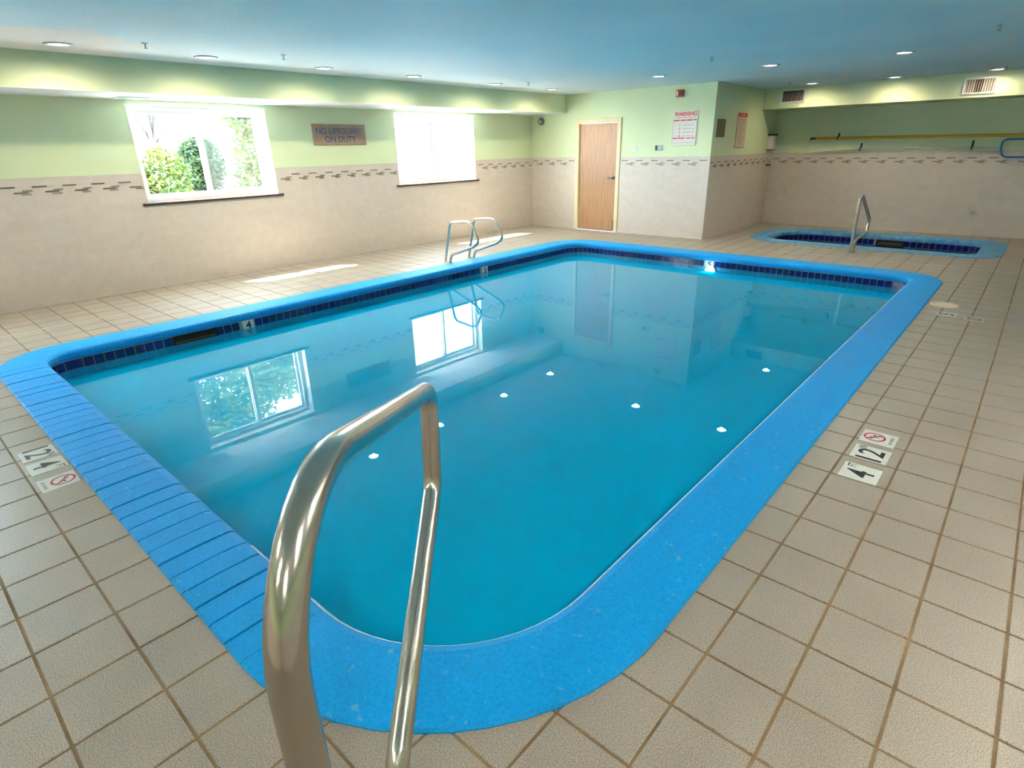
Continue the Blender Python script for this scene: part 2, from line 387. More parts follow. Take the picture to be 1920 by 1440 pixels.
def clip(poly, nx, ny, d):                  # keep nx*x+ny*y <= d
    out = []
    for i in range(len(poly)):
        p, q = poly[i], poly[(i+1) % len(poly)]; a = nx*p[0]+ny*p[1]-d; b = nx*q[0]+ny*q[1]-d
        if a <= 0: out.append(p)
        if (a < 0 < b) or (b < 0 < a): t = a/(a-b); out.append((p[0]+t*(q[0]-p[0]), p[1]+t*(q[1]-p[1])))
    return out
def area(p): return .5*sum(p[i][0]*p[(i+1) % len(p)][1]-p[(i+1) % len(p)][0]*p[i][1] for i in range(len(p)))
def inside(pt, loop):
    x, y = pt; r = False
    for i in range(len(loop)):
        (x0, y0), (x1, y1) = loop[i], loop[(i+1) % len(loop)]
        if (y0 > y) != (y1 > y) and x < (x1-x0)*(y-y0)/(y1-y0)+x0: r = not r
    return r
def cut_by(poly, loop, inset):
    """part of poly outside the (convex) loop, cutting with the nearest edge's line moved inset inwards"""
    n_in = sum(inside(p, loop) for p in poly)
    cx = sum(p[0] for p in poly)/len(poly); cyy = sum(p[1] for p in poly)/len(poly)
    if n_in == len(poly): return []
    best = None
    for i in range(len(loop)):
        (x0, y0), (x1, y1) = loop[i], loop[(i+1) % len(loop)]; L = math.hypot(x1-x0, y1-y0)
        if L < 1e-6: continue
        t = max(0, min(1, ((cx-x0)*(x1-x0)+(cyy-y0)*(y1-y0))/L/L)); d = math.hypot(cx-x0-t*(x1-x0), cyy-y0-t*(y1-y0))
        if best is None or d < best[0]: best = (d, (y1-y0)/L, -(x1-x0)/L, x0, y0)
    if best[0] > .2: return poly
    d, nx, ny, x0, y0 = best               # (nx, ny) points outwards of a counter-clockwise loop
    return clip(poly, -nx, -ny, -(nx*x0+ny*y0)+inset)
def project(p):
    d = Vector(p)-Vector((0, 0, CAM_H)); z = d.dot(FWD)
    return None if z < .15 else (960+F_PX*d.dot(RGT)/z, 720-F_PX*d.dot(UPV)/z)
cells = []
g = TP/2-.0042
for i in range(-33, 13):
    for j in range(-23, 44):
        cx, cyy = TX0+(i+.5)*TP, TY0+(j+.5)*TP
        poly = [(cx-g, cyy-g), (cx+g, cyy-g), (cx+g, cyy+g), (cx-g, cyy+g)]; full = poly
        for h in ((-1, 0, -XL), (1, 0, XR), (0, -1, -YF), (0, 1, YR)):
            poly = clip(poly, *h) if poly else poly
        if not poly: continue
        if cyy > YB-TP:
            if cx < XC-TP/2: poly = clip(poly, 0, 1, YB)
            elif cx < XC+TP/2 and cyy > YB: poly = clip(poly, -1, 0, -XC)
        if poly: poly = cut_by(poly, P_OUT, .012)
        if poly: poly = cut_by(poly, S_OUT, .012)
        if len(poly) < 3 or abs(area(poly)) < 2e-4: continue
        q = [project((x, y, 0)) for x, y in poly]; px = 0
        if None not in q:
            q = [(min(1920, max(0, a)), min(1440, max(0, b))) for a, b in q]; px = abs(area(q))
        cells.append((px, (cx, cyy), poly, len(poly) == 4 and abs(abs(area(poly))-4*g*g) < 1e-6))
cells.sort(key=lambda c: -c[0])
full_tile = MB().prism([(-g, -g), (g, -g), (g, g), (-g, g)], -.012, 0, bev=.0022).mesh('floor_tile', 'tile')
rest = MB()
for k, (px, c, poly, isfull) in enumerate(cells):
    if k < 300 and px > 60:
        if isfull: link('floor_tile', full_tile, floor, (*c, 0))
        else: MB().prism([(x-c[0], y-c[1]) for x, y in poly], -.012, 0, bev=.0022).build('floor_tile', 'tile', floor, (*c, 0))
    else: rest.prism(poly, -.012, 0, bev=.0022)
tag(rest.build('floor_tile_field', 'tile', floor), 'smaller looking beige floor tiles farther across the deck', kind='stuff')
for a, b in (((-6.11, YF, 0), (-6.085, 8.10, .0012)), ((-6.11, 8.085, 0), (XR, 8.11, .0012))):
    tag(MB().box(a, b).build('expansion_joint', 'joint', floor), 'pale caulk line running through the tiles')

# ------------------------------------------------------------------ walls
WT = .24
WIN = [(-1.45, .05, .868, 1.828), (2.17, 3.63, .868, 1.828), (5.49, 7.075, .866, 1.838)]
def wall_left():
    mb = MB(); y = YF-.2
    for (a, b, z0, z1) in WIN:
        mb.box((XL-WT, y, -.2), (XL, a, ZC)); mb.box((XL-WT, a, -.2), (XL, b, z0)); mb.box((XL-WT, a, z1), (XL, b, ZC)); y = b
    mb.box((XL-WT, y, -.2), (XL, YB+.15, ZC)); return tag(mb.build('wall_left', 'green'), 'green window wall with beige tile below', kind='structure')
wl = wall_left()
mb = MB(); D = .007; y = YF
for (a, b, z0, z1) in WIN:
    mb.box((XL, y, 0), (XL+D, a, ZT)); mb.box((XL, a, 0), (XL+D, b, z0)); y = b
mb.box((XL, y, 0), (XL+D, YB, ZT)); mb.build('wall_tiling', 'walltile_y', wl)
DX0, DX1, DZ = -6.085, -5.215, 1.755     # door frame outline
mb = MB(); mb.box((XL, YB, -.2), (DX0, YB+.15, ZC)); mb.box((DX1, YB, -.2), (XC, YB+.15, ZC)); mb.box((DX0, YB, DZ), (DX1, YB+.15, ZC))
wb = tag(mb.build('wall_back', 'green'), 'green end wall with the door, white tile below', kind='structure')
mb = MB(); mb.box((XL+D, YB-D, 0), (DX0, YB, ZT)); mb.box((DX1, YB-D, 0), (XC, YB, ZT)); mb.build('wall_tiling', 'walltile_x', wb)
ws = tag(MB().box((XC-.15, YB+.15, -.2), (XC, YR+.15, ZC)).build('wall_side', 'green'), 'side wall of the spa alcove', kind='structure')
MB().box((XC, YB-D, 0), (XC+D, YR, ZT)).build('wall_tiling', 'walltile_y', ws)
wr = tag(MB().box((XC, YR, -.2), (XR+.2, YR+.15, ZC)).build('wall_far', 'green'), 'green wall behind the spa with beige tile below', kind='structure')
MB().box((XC+D, YR-D, 0), (XR, YR, ZT)).build('wall_tiling', 'walltile_x', wr)
wq = tag(MB().box((XR, YF-.2, -.2), (XR+.2, YR, ZC)).build('wall_right', 'green'), 'right hand wall out of view', kind='structure')
MB().box((XR-D, YF, 0), (XR, YR-D, ZT)).build('wall_tiling', 'walltile_y', wq)
wf = tag(MB().box((XL, YF-.2, -.2), (XR, YF, ZC)).build('wall_front', 'green'), 'wall behind the viewer', kind='structure')
MB().box((XL+D, YF, 0), (XR-D, YF+D, ZT)).build('wall_tiling', 'walltile_x', wf)
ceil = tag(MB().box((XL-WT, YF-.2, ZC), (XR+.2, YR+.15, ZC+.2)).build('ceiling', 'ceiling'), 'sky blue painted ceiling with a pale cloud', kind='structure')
s1 = tag(MB().box((XL, YF, ZS), (XS, YB, ZC)).build('trim_1', 'green'), 'boxed green soffit above the windows', kind='structure')
s2 = tag(MB().box((XC, YE, ZRS), (XR, YR, ZC)).build('trim_2', 'green'), 'boxed green soffit above the spa', kind='structure')

MB().box((XL, YF, ZS-.004), (XS, YB, ZS)).build('soffit_underside', 'softwhite', s1)
# mosaic bands: thin stone strips set in the tiling
MAT['mosaic1'] = plain('grey brown stone strip', (.17, .14, .105), .4); MAT['mosaic2'] = plain('taupe stone strip', (.27, .235, .19), .4)
def mosaic(parent, axis, start, stop, face, zs, sgn=1, rep=.236, skip=()):
    long_ = {}
    for nm, L, m in (('a', .112, 'mosaic1'), ('b', .074, 'mosaic2')):
        h = .0058
        long_[nm] = (MB().box((-L/2, -.003, -h), (L/2, .003, h)) if axis == 'x' else MB().box((-.003, -L/2, -h), (.003, L/2, h))).mesh('mosaic_strip', m)
    k = 0; t = start
    while t < stop:
        for (nm, off, z) in (('a', .056, zs), ('a', .145, zs-.049), ('b', .197, zs-.033), ('b', .182, zs-.066)):
            c = t+off; hl = .056 if nm == 'a' else .037
            if c+hl > stop or any(a-hl < c < b+hl for a, b in skip): continue
            loc = (c, face-sgn*.001, z) if axis == 'x' else (face+sgn*.001, c, z)
            link('mosaic_strip', long_[nm], parent, loc)
        t += rep
mosaic(wl, 'y', YF+.06, YB-.01, XL+D, 1.097, 1, .236, [(a, b) for a, b, _, _ in WIN])
mosaic(wb, 'x', XL+.03, XC-.005, YB-D, 1.122, 1, .262, [(DX0, DX1)])
mosaic(ws, 'y', YB+.01, YR-.02, XC+D, 1.090, 1, .25)
mosaic(wr, 'x', XC+.06, .6, YR-D, 1.082, 1, .247)

# ------------------------------------------------------------------ windows
def window(k, name, label, screen_right):
    a, b, z0, z1 = WIN[k]; xo, xi = XL-.20, XL-.12; mid = (a+b)/2
    w = tag(link(name, None, None, (XL, (a+b)/2, z0)), label, kind='structure'); O = Vector((XL, (a+b)/2, z0))
    def part(mb, nm, m, par=w):
        mb.v = [tuple(Vector(v)-O) for v in mb.v]; return mb.build(nm, m, par)
    mb = MB(); t = .012                                    # painted lining of the opening
    mb.box((xi, a, z1-t), (XL+.002, b, z1)); mb.box((xi, a, z0+.0121), (XL+.002, a+t, z1-t)); mb.box((xi, b-t, z0+.0121), (XL+.002, b, z1-t)); part(mb, 'lining', 'reveal')
    mb = MB(); t2 = .045
    mb.box((xo, a+t, z0+.012), (xi, b-t, z0+t2+.01)); mb.box((xo, a+t, z1-t-t2), (xi, b-t, z1-t)); mb.box((xo, a+t, z0+t2+.01), (xi, a+t+t2, z1-t-t2)); mb.box((xo, b-t-t2, z0+t2+.01), (xi, b-t, z1-t-t2)); part(mb, 'window_frame', 'white')
    for side, (p, q, x, gm) in enumerate(((a+t+t2-.01, mid+.025, xi-.035, 'glass'), (mid-.025, b-t-t2+.01, xi-.065, 'screen' if screen_right else 'glass'))):
        mb = MB(); s = .04; zz0, zz1 = z0+t2+.004, z1-t-t2+.006
        mb.box((x-.012, p, zz0), (x+.012, p+s, zz1)); mb.box((x-.012, q-s, zz0), (x+.012, q, zz1)); mb.box((x-.012, p+s, zz0), (x+.012, q-s, zz0+s)); mb.box((x-.012, p+s, zz1-s), (x+.012, q-s, zz1))
        sash = part(mb, 'sash', 'white')
        part(MB().box((x-.002, p+s, zz0+s), (x+.002, q-s, zz1-s)), 'pane', gm, sash)
    part(MB().bbox((XL-.12, a-.055, z0-.012), (XL+.03, b+.055, z0+.012), .004), 'window_sill', 'sill')
    return w
window(1, 'window_1', 'sliding window with shrubs and a trunk outside, nearer of the two', True)
window(2, 'window_2', 'sliding window blown out white, farther of the two', False)

window(0, 'window_3', 'third sliding window beyond the left edge of the picture', False)

# ------------------------------------------------------------------ door
dr = tag(link('door_1', None, None, ((DX0+DX1)/2, YB, 0)), 'plain oak veneer door in a cream frame', kind='structure'); DO = Vector(((DX0+DX1)/2, YB, 0))
def dpart(mb, nm, m, par=dr):
    mb.v = [tuple(Vector(v)-DO) for v in mb.v]; return mb.build(nm, m, par)
mb = MB(); fw = .066
mb.bbox((DX0, YB-.025, 0), (DX0+fw, YB+.12, DZ), .006); mb.bbox((DX1-fw, YB-.025, 0), (DX1, YB+.12, DZ), .006); mb.bbox((DX0+fw, YB-.025, DZ-fw), (DX1-fw, YB+.12, DZ), .006)
dpart(mb, 'door_frame', 'cream')
leaf = dpart(MB().bbox((DX0+fw+.004, YB+.012, .012), (DX1-fw-.004, YB+.055, DZ-fw-.004), .003), 'door_leaf', 'wood')
mb = MB().lathe([(0, -.004), (.028, -.004), (.028, -.012), (.012, -.014), (.012, -.045), (0, -.045)], (DX1-fw-.055, YB+.012, .86), 'y', 16)
mb.tube([(DX1-fw-.055, YB-.028, .86), (DX1-fw-.14, YB-.03, .86)], .009, 10); dpart(mb, 'door_handle', 'grey', leaf)
dpart(MB().bbox((DX1-fw-.03, YB-.004, .04), (DX1-fw-.008, YB+.012, .19), .003), 'door_stop', 'darkgrey', leaf)
dpart(MB().box((DX0+fw, YB+.005, 0), (DX1-fw, YB+.08, .010)), 'threshold', 'grey')

# ------------------------------------------------------------------ swimming pool
pool = thing('swimming_pool', 'rectangular turquoise swimming pool with blue painted coping', 'pool', (-3, 4, 0)); PO = Vector((-3, 4, 0))
def ppart(mb, nm, m, par=pool, O=PO):
    mb.v = [tuple(Vector(v)-O) for v in mb.v]; return mb.build(nm, m, par)
def ring(mb, lo, li, prof, i0=0, i1=None, caps=False, closed=True):
    """sweep profile [(fraction outer->inner, z)] along point pairs i0..i1"""
    n = len(lo); idx = list(range(n)) if closed else list(range(i0, i1+1)); m = len(prof); vs = []
    for i in idx:
        a, b = lo[i % n], li[i % n]
        for t, z in prof: vs.append((a[0]+(b[0]-a[0])*t, a[1]+(b[1]-a[1])*t, z))
    k = len(idx); fs = []
    for i in range(k if closed else k-1):
        j = (i+1) % k
        for q in range(m): fs.append((i*m+q, j*m+q, j*m+(q+1) % m, i*m+(q+1) % m))
    mb.add(vs, fs, 0, False)
    if caps: mb.add(vs[:m], [tuple(range(m))]); mb.add(vs[-m:], [tuple(range(m-1, -1, -1))])
    return mb
PROF = [(0, -.05), (0, .004), (.03, .010), (.5, .013), (.86, .011), (.95, .004), (.985, -.008), (1.0, -.022), (1.0, -.042), (.97, -.056), (.90, -.060), (.4, -.060)]
n = 14; NP = len(P_OUT)
# corner index ranges: (x0,y0) 0..14, (x1,y0) 15..29, (x1,y1) 30..44, (x0,y1) 45..59
def dense(loop_o, loop_i, i, j, k):
    a = [(lerp_p(loop_o[i], loop_o[j], q/k), lerp_p(loop_i[i], loop_i[j], q/k)) for q in range(k+1)]; return [p[0] for p in a], [p[1] for p in a]
def lerp_p(a, b, t): return (a[0]+(b[0]-a[0])*t, a[1]+(b[1]-a[1])*t)
cop = link('coping', None, pool, (0, 0, 0)); cop['label'] = 'blue painted coping round the pool'
# near side (between corner 0 and corner 1) laid as separate bricks, also round the first corner
ps_o, ps_i = [], []
o_a, i_a = P_OUT[14], P_IN[14]; o_b, i_b = P_OUT[15], P_IN[15]
nb = int(round((o_b[0]-o_a[0])/.105))
for q in range(nb):
    g2 = .0042; t0, t1 = q/nb, (q+1)/nb
    lo = [lerp_p(o_a, o_b, t0), lerp_p(o_a, o_b, t1)]; li = [lerp_p(i_a, i_b, t0), lerp_p(i_a, i_b, t1)]
    lo[0] = (lo[0][0]+g2, lo[0][1]); lo[1] = (lo[1][0]-g2, lo[1][1]); li[0] = (li[0][0]+g2, li[0][1]); li[1] = (li[1][0]-g2, li[1][1])
    dz = random.uniform(-.0018, .0018)
    ppart(ring(MB(), lo, li, [(t, z+dz) for t, z in PROF], 0, 1, True, False), 'coping_brick', 'coping', cop)
lo, li = [], []
for q in range(15, 60): lo.append(P_OUT[q]); li.append(P_IN[q])
lo += P_OUT[:15]; li += P_IN[:15]
# long straight runs get extra points
def densify(lo, li, step=.25):
    a, b = [lo[0]], [li[0]]
    for k in range(1, len(lo)):
        L = math.hypot(lo[k][0]-lo[k-1][0], lo[k][1]-lo[k-1][1]); m = max(1, int(L/step))
        for q in range(1, m+1): a.append(lerp_p(lo[k-1], lo[k], q/m)); b.append(lerp_p(li[k-1], li[k], q/m))
    return a, b
lo, li = densify(lo, li)
ppart(ring(MB(), lo, li, PROF, 0, len(lo)-1, True, False), 'coping_band', 'coping', cop)
# grout bed under the bricks
ppart(ring(MB(), [o_a, o_b], [i_a, i_b], [(0.01, -.058), (0.01, -.012), (.93, -.012), (.97, -.03), (.93, -.058)], 0, 1, True, False), 'coping_bed', 'coping', cop)
# lip strip: worn paint and painted highlight in one white (near corner and right-hand side)
wlo = P_OUT[15:31]; wli = P_IN[15:31]; wlo = [lerp_p(o_a, o_b, .86)]+wlo; wli = [lerp_p(i_a, i_b, .86)]+wli
wlo, wli = densify(wlo, wli)
edge = ring(MB(), wlo, wli, [(.945, .0052), (.988, -.006), (1.004, -.022), (.98, -.02)], 0, len(wlo)-1, True, False)
tag(ppart(edge, 'worn_highlight_edge', 'worn', cop), 'white line of wear and painted highlight on the inner lip')
# basin
B = lerp_loop(P_OUT, P_IN, .955); nB = len(B); ZB = -.75
mb = MB(); mb.add([(x, y, -.055) for x, y in B]+[(x, y, ZB) for x, y in B], [(i, (i+1) % nB, nB+(i+1) % nB, nB+i) for i in range(nB)]+[tuple(range(nB, 2*nB))])
ppart(mb, 'basin', 'plaster')
# grout band behind the waterline tiles
ppart(ring(MB(), P_OUT, P_IN, [(.94, -.056), (.962, -.056), (.962, -.136), (.94, -.136)]), 'tile_grout', 'wgrout')
water_o = MB().add([(x, y, ZW) for x, y in lerp_loop(P_OUT, P_IN, .958)], [tuple(range(nB))])
wat = ppart(water_o, 'water', 'water')
ppart(MB().add([(x, y, ZW-.06) for x, y in lerp_loop(P_OUT, P_IN, .953)], [tuple(range(nB))]), 'cloudy_water', 'turbid', wat)
# waterline tiles
def walk(loop, pitch):
    pts = loop+[loop[0]]; out = []; acc = 0; nxt = pitch/2
    for k in range(len(pts)-1):
        (x0, y0), (x1, y1) = pts[k], pts[k+1]; L = math.hypot(x1-x0, y1-y0)
        while L > 0 and nxt <= acc+L:
            t = (nxt-acc)/L; out.append((x0+t*(x1-x0), y0+t*(y1-y0), math.atan2(y1-y0, x1-x0))); nxt += pitch
        acc += L
    return out
TW = .0705
tile_me = MB().bbox((-TW/2+.003, -.006, -.034), (TW/2-.003, .005, .034), .002).mesh('waterline_tile', 'wtile')
MARK = [(-5.15, 2.15, 'x', '4'), (-5.15, 5.26, 'x', '5'), (-3.02, 7.262, 'y', '5')]
hidden = MB(); TL = lerp_loop(P_OUT, P_IN, .965)
for (x, y, a) in walk(TL, TW):
    if any(abs(x-m[0]) < .12 and abs(y-m[1]) < .065 if m[2] == 'x' else abs(y-m[1]) < .12 and abs(x-m[0]) < .065 for m in MARK): continue
    if x < -5 and 1.50 < y < 1.89: continue                    # skimmer mouth
    seen = (x < -4.9 and y > PY0+CW+.05) or (y > 6.9)
    if seen: link('waterline_tile', tile_me, pool, (x-PO.x, y-PO.y, -.097), a)
    else:
        ca, sa = math.cos(a), math.sin(a); t = MB().box((-TW/2+.003, -.006, -.034), (TW/2-.003, .005, .034))
        hidden.add([(x+vx*ca-vy*sa, y+vx*sa+vy*ca, -.097+vz) for vx, vy, vz in t.v], t.f)
tag(ppart(hidden, 'waterline_tile_run', 'wtile'), 'cobalt tiles on the near and right sides below the coping', kind='stuff')
# skimmer mouth: flush box, the opening's shade put into its black colour
sx = PX0+CW*.958
sk = ppart(MB().box((sx-.004, 1.51, -.137), (sx+.004, 1.88, -.060)), 'skimmer_mouth', 'dark')
ppart(MB().box((sx+.004, 1.53, -.134), (sx+.008, 1.86, -.112)), 'weir_flap', 'brownflap', sk)
# waterline depth markers
for (x, y, ax, ch) in MARK:
    if ax == 'x':
        m = ppart(MB().bbox((sx-.004, y-.052, -.135), (sx+.014, y+.052, -.058), .002), 'depth_marker_tile', 'marker')
        t = MB(); put_text(t, ch, (sx+.014, y, -.100), (0, 1, 0), (0, 0, 1), h=.066, w=.05, bold=.03)
    else:
        yy = PY1-CW*.958
        m = ppart(MB().bbox((x-.052, yy-.014, -.135), (x+.052, yy+.004, -.058), .002), 'depth_marker_tile', 'marker')
        t = MB(); put_text(t, ch, (x, yy-.014, -.100), (1, 0, 0), (0, 0, 1), h=.066, w=.05, bold=.03)
    ppart(t, 'numeral', 'black_print', m)
# underwater lamp in the far wall
yy = PY1-CW*.955
lamp = ppart(MB().lathe([(.075, .01), (.075, -.02), (.060, -.024), (.060, -.014)], (-3.0, yy, -.188), 'y', 24), 'pool_lamp', 'white')
ppart(MB().lathe([(0, -.018), (.060, -.014)], (-3.0, yy, -.188), 'y', 24), 'lamp_lens', 'poollamp', lamp)
pl = bpy.data.lights.new('pool_lamp_glow', 'POINT'); pl.energy = 1.2; pl.color = (.95, 1, .93); pl.shadow_soft_size = .02
plo = bpy.data.objects.new('pool_lamp_glow', pl); col.objects.link(plo); plo.location = Vector((-3.0, yy-.10, -.178))*U

# ------------------------------------------------------------------ hot tub in the alcove
spa = thing('hot_tub', 'sunken hot tub with faded blue rim in the alcove', 'hot tub', (-1.7, 9.75, 0)); SO = Vector((-1.7, 9.75, 0))
def spart(mb, nm, m, par=spa): return ppart(mb, nm, m, par, SO)
spart(ring(MB(), S_OUT, S_IN, PROF), 'rim', 'spa_coping')
SB = lerp_loop(S_OUT, S_IN, .955); nS = len(SB)
mb = MB(); mb.add([(x, y, -.055) for x, y in SB]+[(x, y, -.95) for x, y in SB], [(i, (i+1) % nS, nS+(i+1) % nS, nS+i) for i in range(nS)]+[tuple(range(nS, 2*nS))])
spart(mb, 'basin', 'spa_plaster')
spart(ring(MB(), S_OUT, S_IN, [(.94, -.056), (.962, -.056), (.962, -.145), (.94, -.145)]), 'tile_grout', 'wgrout')
spart(MB().add([(x, y, -.16) for x, y in lerp_loop(S_OUT, S_IN, .958)], [tuple(range(nS))]), 'water', 'spa_water')
SW = .078
st_me = MB().bbox((-SW/2+.003, -.006, -.040), (SW/2-.003, .005, .040), .002).mesh('waterline_tile', 'wtile')
hid = MB()
for (x, y, a) in walk(lerp_loop(S_OUT, S_IN, .965), SW):
    if y > 10 and -1.75 < x < -1.35: continue
    if y > 9.6: link('waterline_tile', st_me, spa, (x-SO.x, y-SO.y, -.102), a)
    else:
        ca, sa = math.cos(a), math.sin(a); t = MB().box((-SW/2+.003, -.006, -.040), (SW/2-.003, .005, .040))
        hid.add([(x+vx*ca-vy*sa, y+vx*sa+vy*ca, -.102+vz) for vx, vy, vz in t.v], t.f)
tag(spart(hid, 'waterline_tile_run', 'wtile'), 'tiles on the near side of the hot tub', kind='stuff')
yy = SY1-.27*.958
sk = spart(MB().box((-1.74, yy-.004, -.20), (-1.36, yy+.004, -.060)), 'skimmer_mouth', 'dark')  # flush box, dark inside of the mouth put into its black colour
spart(MB().box((-1.70, yy-.008, -.128), (-1.40, yy-.004, -.095)), 'weir_flap', 'brownflap', sk)

# ------------------------------------------------------------------ rails and ladder
def escutcheon(mb, p): mb.lathe([(.0, .012), (.022, .012), (.040, .006), (.043, .0)], p, 'z', 20)
def rail(name, label, cat, origin, ang, prof, rads, r, feet):
    t = thing(name, label, cat, (*origin, 0)); d = (math.cos(ang), math.sin(ang))
    path = fillet([(s*d[0], s*d[1], z) for s, z in prof], rads, 10)
    MB().tube(path, r, 20).build('tube', 'steel', t)
    for s in feet:
        mb = MB(); escutcheon(mb, (s*d[0], s*d[1], .001)); mb.build('escutcheon', 'steel', t)
    return t
rail('grab_rail', 'large stainless steel grab rail in the foreground by the near corner', 'rail', (-.425, .148), math.radians(129.6),
     [(0, 0), (0, 1.075), (.775, .85), (.735, .625), (.235, .375), (.235, 0)], [.16, .055, .06, .07], .0208, (0, .235))
rail('grab_rail', 'small stainless steel grab rail standing beside the hot tub', 'rail', (-1.690, 8.50), math.radians(80),
     [(0, 0), (-.02, .755), (.40, .385), (.385, .225), (.085, .145), (.085, 0)], [.04, .10, .05, .05], .0208, (0, .085))
lad = [(-.57, 0), (-.445, .50), (-.06, .535), (.06, .30), (-.05, .235), (-.445, .10), (-.485, 0)]
for nm, y, dx, lb in (('pool_ladder_rail', 4.97, 0, 'looped steel ladder rail nearer the camera on the window side'), ('pool_ladder_rail', 5.37, .025, 'looped steel ladder rail farther from the camera on the window side')):
    t = thing(nm, lb, 'ladder rail', (-5.0+dx, y, 0), 'pair of looped ladder rails')
    pts = fillet([(x, 0, z) for x, z in lad], [.09, .14, .12, .12, .07], 9)
    MB().tube(pts, .0165, 14).build('tube', 'steel', t)
    for x in (-.57, -.485):
        mb = MB(); mb.lathe([(0, .010), (.018, .010), (.031, .005), (.033, 0)], (x, 0, .002), 'z', 16); mb.build('escutcheon', 'steel', t)

# ------------------------------------------------------------------ ceiling lamps and sprinklers
def downlight(x, y, label, power=1.0):
    t = thing('downlight', label, 'light', (x, y, ZC), 'recessed ceiling downlights')
    MB().lathe([(.062, .0), (.095, .0), (.097, -.006), (.090, -.010), (.068, -.008), (.062, -.002)], (0, 0, 0), 'z', 28).build('trim_ring', 'trimring', t)
    MB().lathe([(0, -.006), (.045, -.006), (.066, -.003)], (0, 0, 0), 'z', 24).build('lens', 'lamp', t)
    l = bpy.data.lights.new('downlight_beam', 'SPOT'); l.energy = DOWNLIGHT_W*power; l.color = (1, .91, .77) if power >= 1 else (1, .86, .62) if power > .5 else (1, .78, .46); l.spot_size = math.radians(172); l.spot_blend = .78; l.shadow_soft_size = .028
    o = bpy.data.objects.new('downlight_beam', l); col.objects.link(o); o.parent = t; o.location = (0, 0, -.016)
    return t
DL = [(-5.84, 1.46, 'recessed downlight at the left, above the pale painted cloud'), (-5.81, 2.53, 'second recessed downlight from the left along the window soffit'),
      (-5.81, 3.70, 'third recessed downlight from the left along the window soffit'), (-5.81, 4.87, 'fourth recessed downlight from the left along the window soffit'),
      (-5.81, 6.27, 'fifth recessed downlight from the left along the window soffit'), (-5.81, 7.50, 'recessed downlight in the corner left of the door'),
      (-3.94, 7.25, 'recessed downlight above the warning sign wall'), (-2.60, 7.30, 'recessed downlight just right of the alcove wall corner'),
      (-1.35, 7.38, 'recessed downlight nearest the top edge at the right'), (-2.93, 10.02, 'recessed downlight right of the left air vent', .4),
      (-1.89, 10.06, 'recessed downlight midway between the two air vents', .4), (-.79, 10.10, 'recessed downlight just above the right air vent', .4)]
for k, a in enumerate(DL): downlight(*a, *([.9] if k < 6 else []))
for (x, y) in ((-2.0, -1.5), (-.6, -1.5), (.6, -.9), (.6, .4), (.6, 1.7), (.6, 3.0), (.6, 4.3)):  # unseen lamps added to light the near deck and coping
    downlight(x, y, 'unseen downlight added outside the picture frame')['group'] = 'unseen downlights added outside the picture frame'
def sprinkler(x, y, label):
    t = thing('sprinkler', label, 'sprinkler', (x, y, ZC), 'ceiling fire sprinklers')
    MB().lathe([(0, 0), (.022, 0), (.022, -.003), (.008, -.005), (.007, -.014), (0, -.014)], (0, 0, 0), 'z', 16).build('escutcheon', 'lightgrey', t)
    mb = MB(); mb.tube([(-.008, 0, -.013), (-.010, 0, -.024), (0, 0, -.033)], .0022, 6); mb.tube([(.008, 0, -.013), (.010, 0, -.024), (0, 0, -.033)], .0022, 6); mb.build('yoke', 'grey', t)
    MB().lathe([(0, -.033), (.015, -.034), (.014, -.036), (0, -.036)], (0, 0, 0), 'z', 12).build('deflector', 'grey', t)
for a in ((-5.284, 2.975, 'ceiling sprinkler above the tan lifeguard sign'), (-5.444, 6.519, 'ceiling sprinkler left of the corner downlights'), (-2.78, 6.167, 'ceiling sprinkler over the middle of the pool'),
          (-3.09, 9.55, 'ceiling sprinkler above the left air vent'), (-.69, 9.80, 'ceiling sprinkler above the right air vent'), (-5.409, 1.914, 'pale ceiling sprinkler beside the painted cloud'), (-.549, 6.281, 'ceiling sprinkler at the top right corner')):
    sprinkler(*a)

# ------------------------------------------------------------------ air vents
def vent(x0, x1, z0, z1, label, dark_from, dark_to):
    t = thing('air_vent', label, 'vent', ((x0+x1)/2, YE, z0), 'wall air vents'); w = (x1-x0)/2; h = z1-z0; f = .024
    MB().box((-w+.01, -.004, .01), (w-.01, 0, h-.01)).build('duct_backing', 'ventdark', t)
    mb = MB(); mb.bbox((-w, -.018, 0), (w, -.002, f), .003); mb.bbox((-w, -.018, h-f), (w, -.002, h), .003); mb.bbox((-w, -.018, f), (-w+f, -.002, h-f), .003); mb.bbox((w-f, -.018, f), (w, -.002, h-f), .003); mb.build('frame', 'white', t)
    nsl = 12; step = (2*w-2*f)/nsl
    for k in range(nsl):
        c = -w+f+(k+.5)*step; open_ = dark_from <= k < dark_to; a = math.radians(78 if open_ else 40)
        dx, dy = math.cos(a)*step*.40, math.sin(a)*step*.40
        MB().add([(c-dx, -.010-dy*.7, f), (c+dx, -.010+dy*.5, f), (c+dx, -.010+dy*.5, h-f), (c-dx, -.010-dy*.7, h-f), (c-dx+.0015, -.008-dy*.7, f), (c+dx+.0015, -.008+dy*.5, f), (c+dx+.0015, -.008+dy*.5, h-f), (c-dx+.0015, -.008-dy*.7, h-f)],
                 [(0, 1, 2, 3), (4, 5, 6, 7), (0, 3, 7, 4), (1, 2, 6, 5)]).build('louvre', 'louvre', t)
vent(-3.46, -3.10, 1.907, 2.104, 'white louvred air vent at the left end of the alcove soffit', 0, 14)
vent(-1.13, -.775, 1.875, 2.077, 'white louvred air vent at the right end of the alcove soffit', 4, 7)
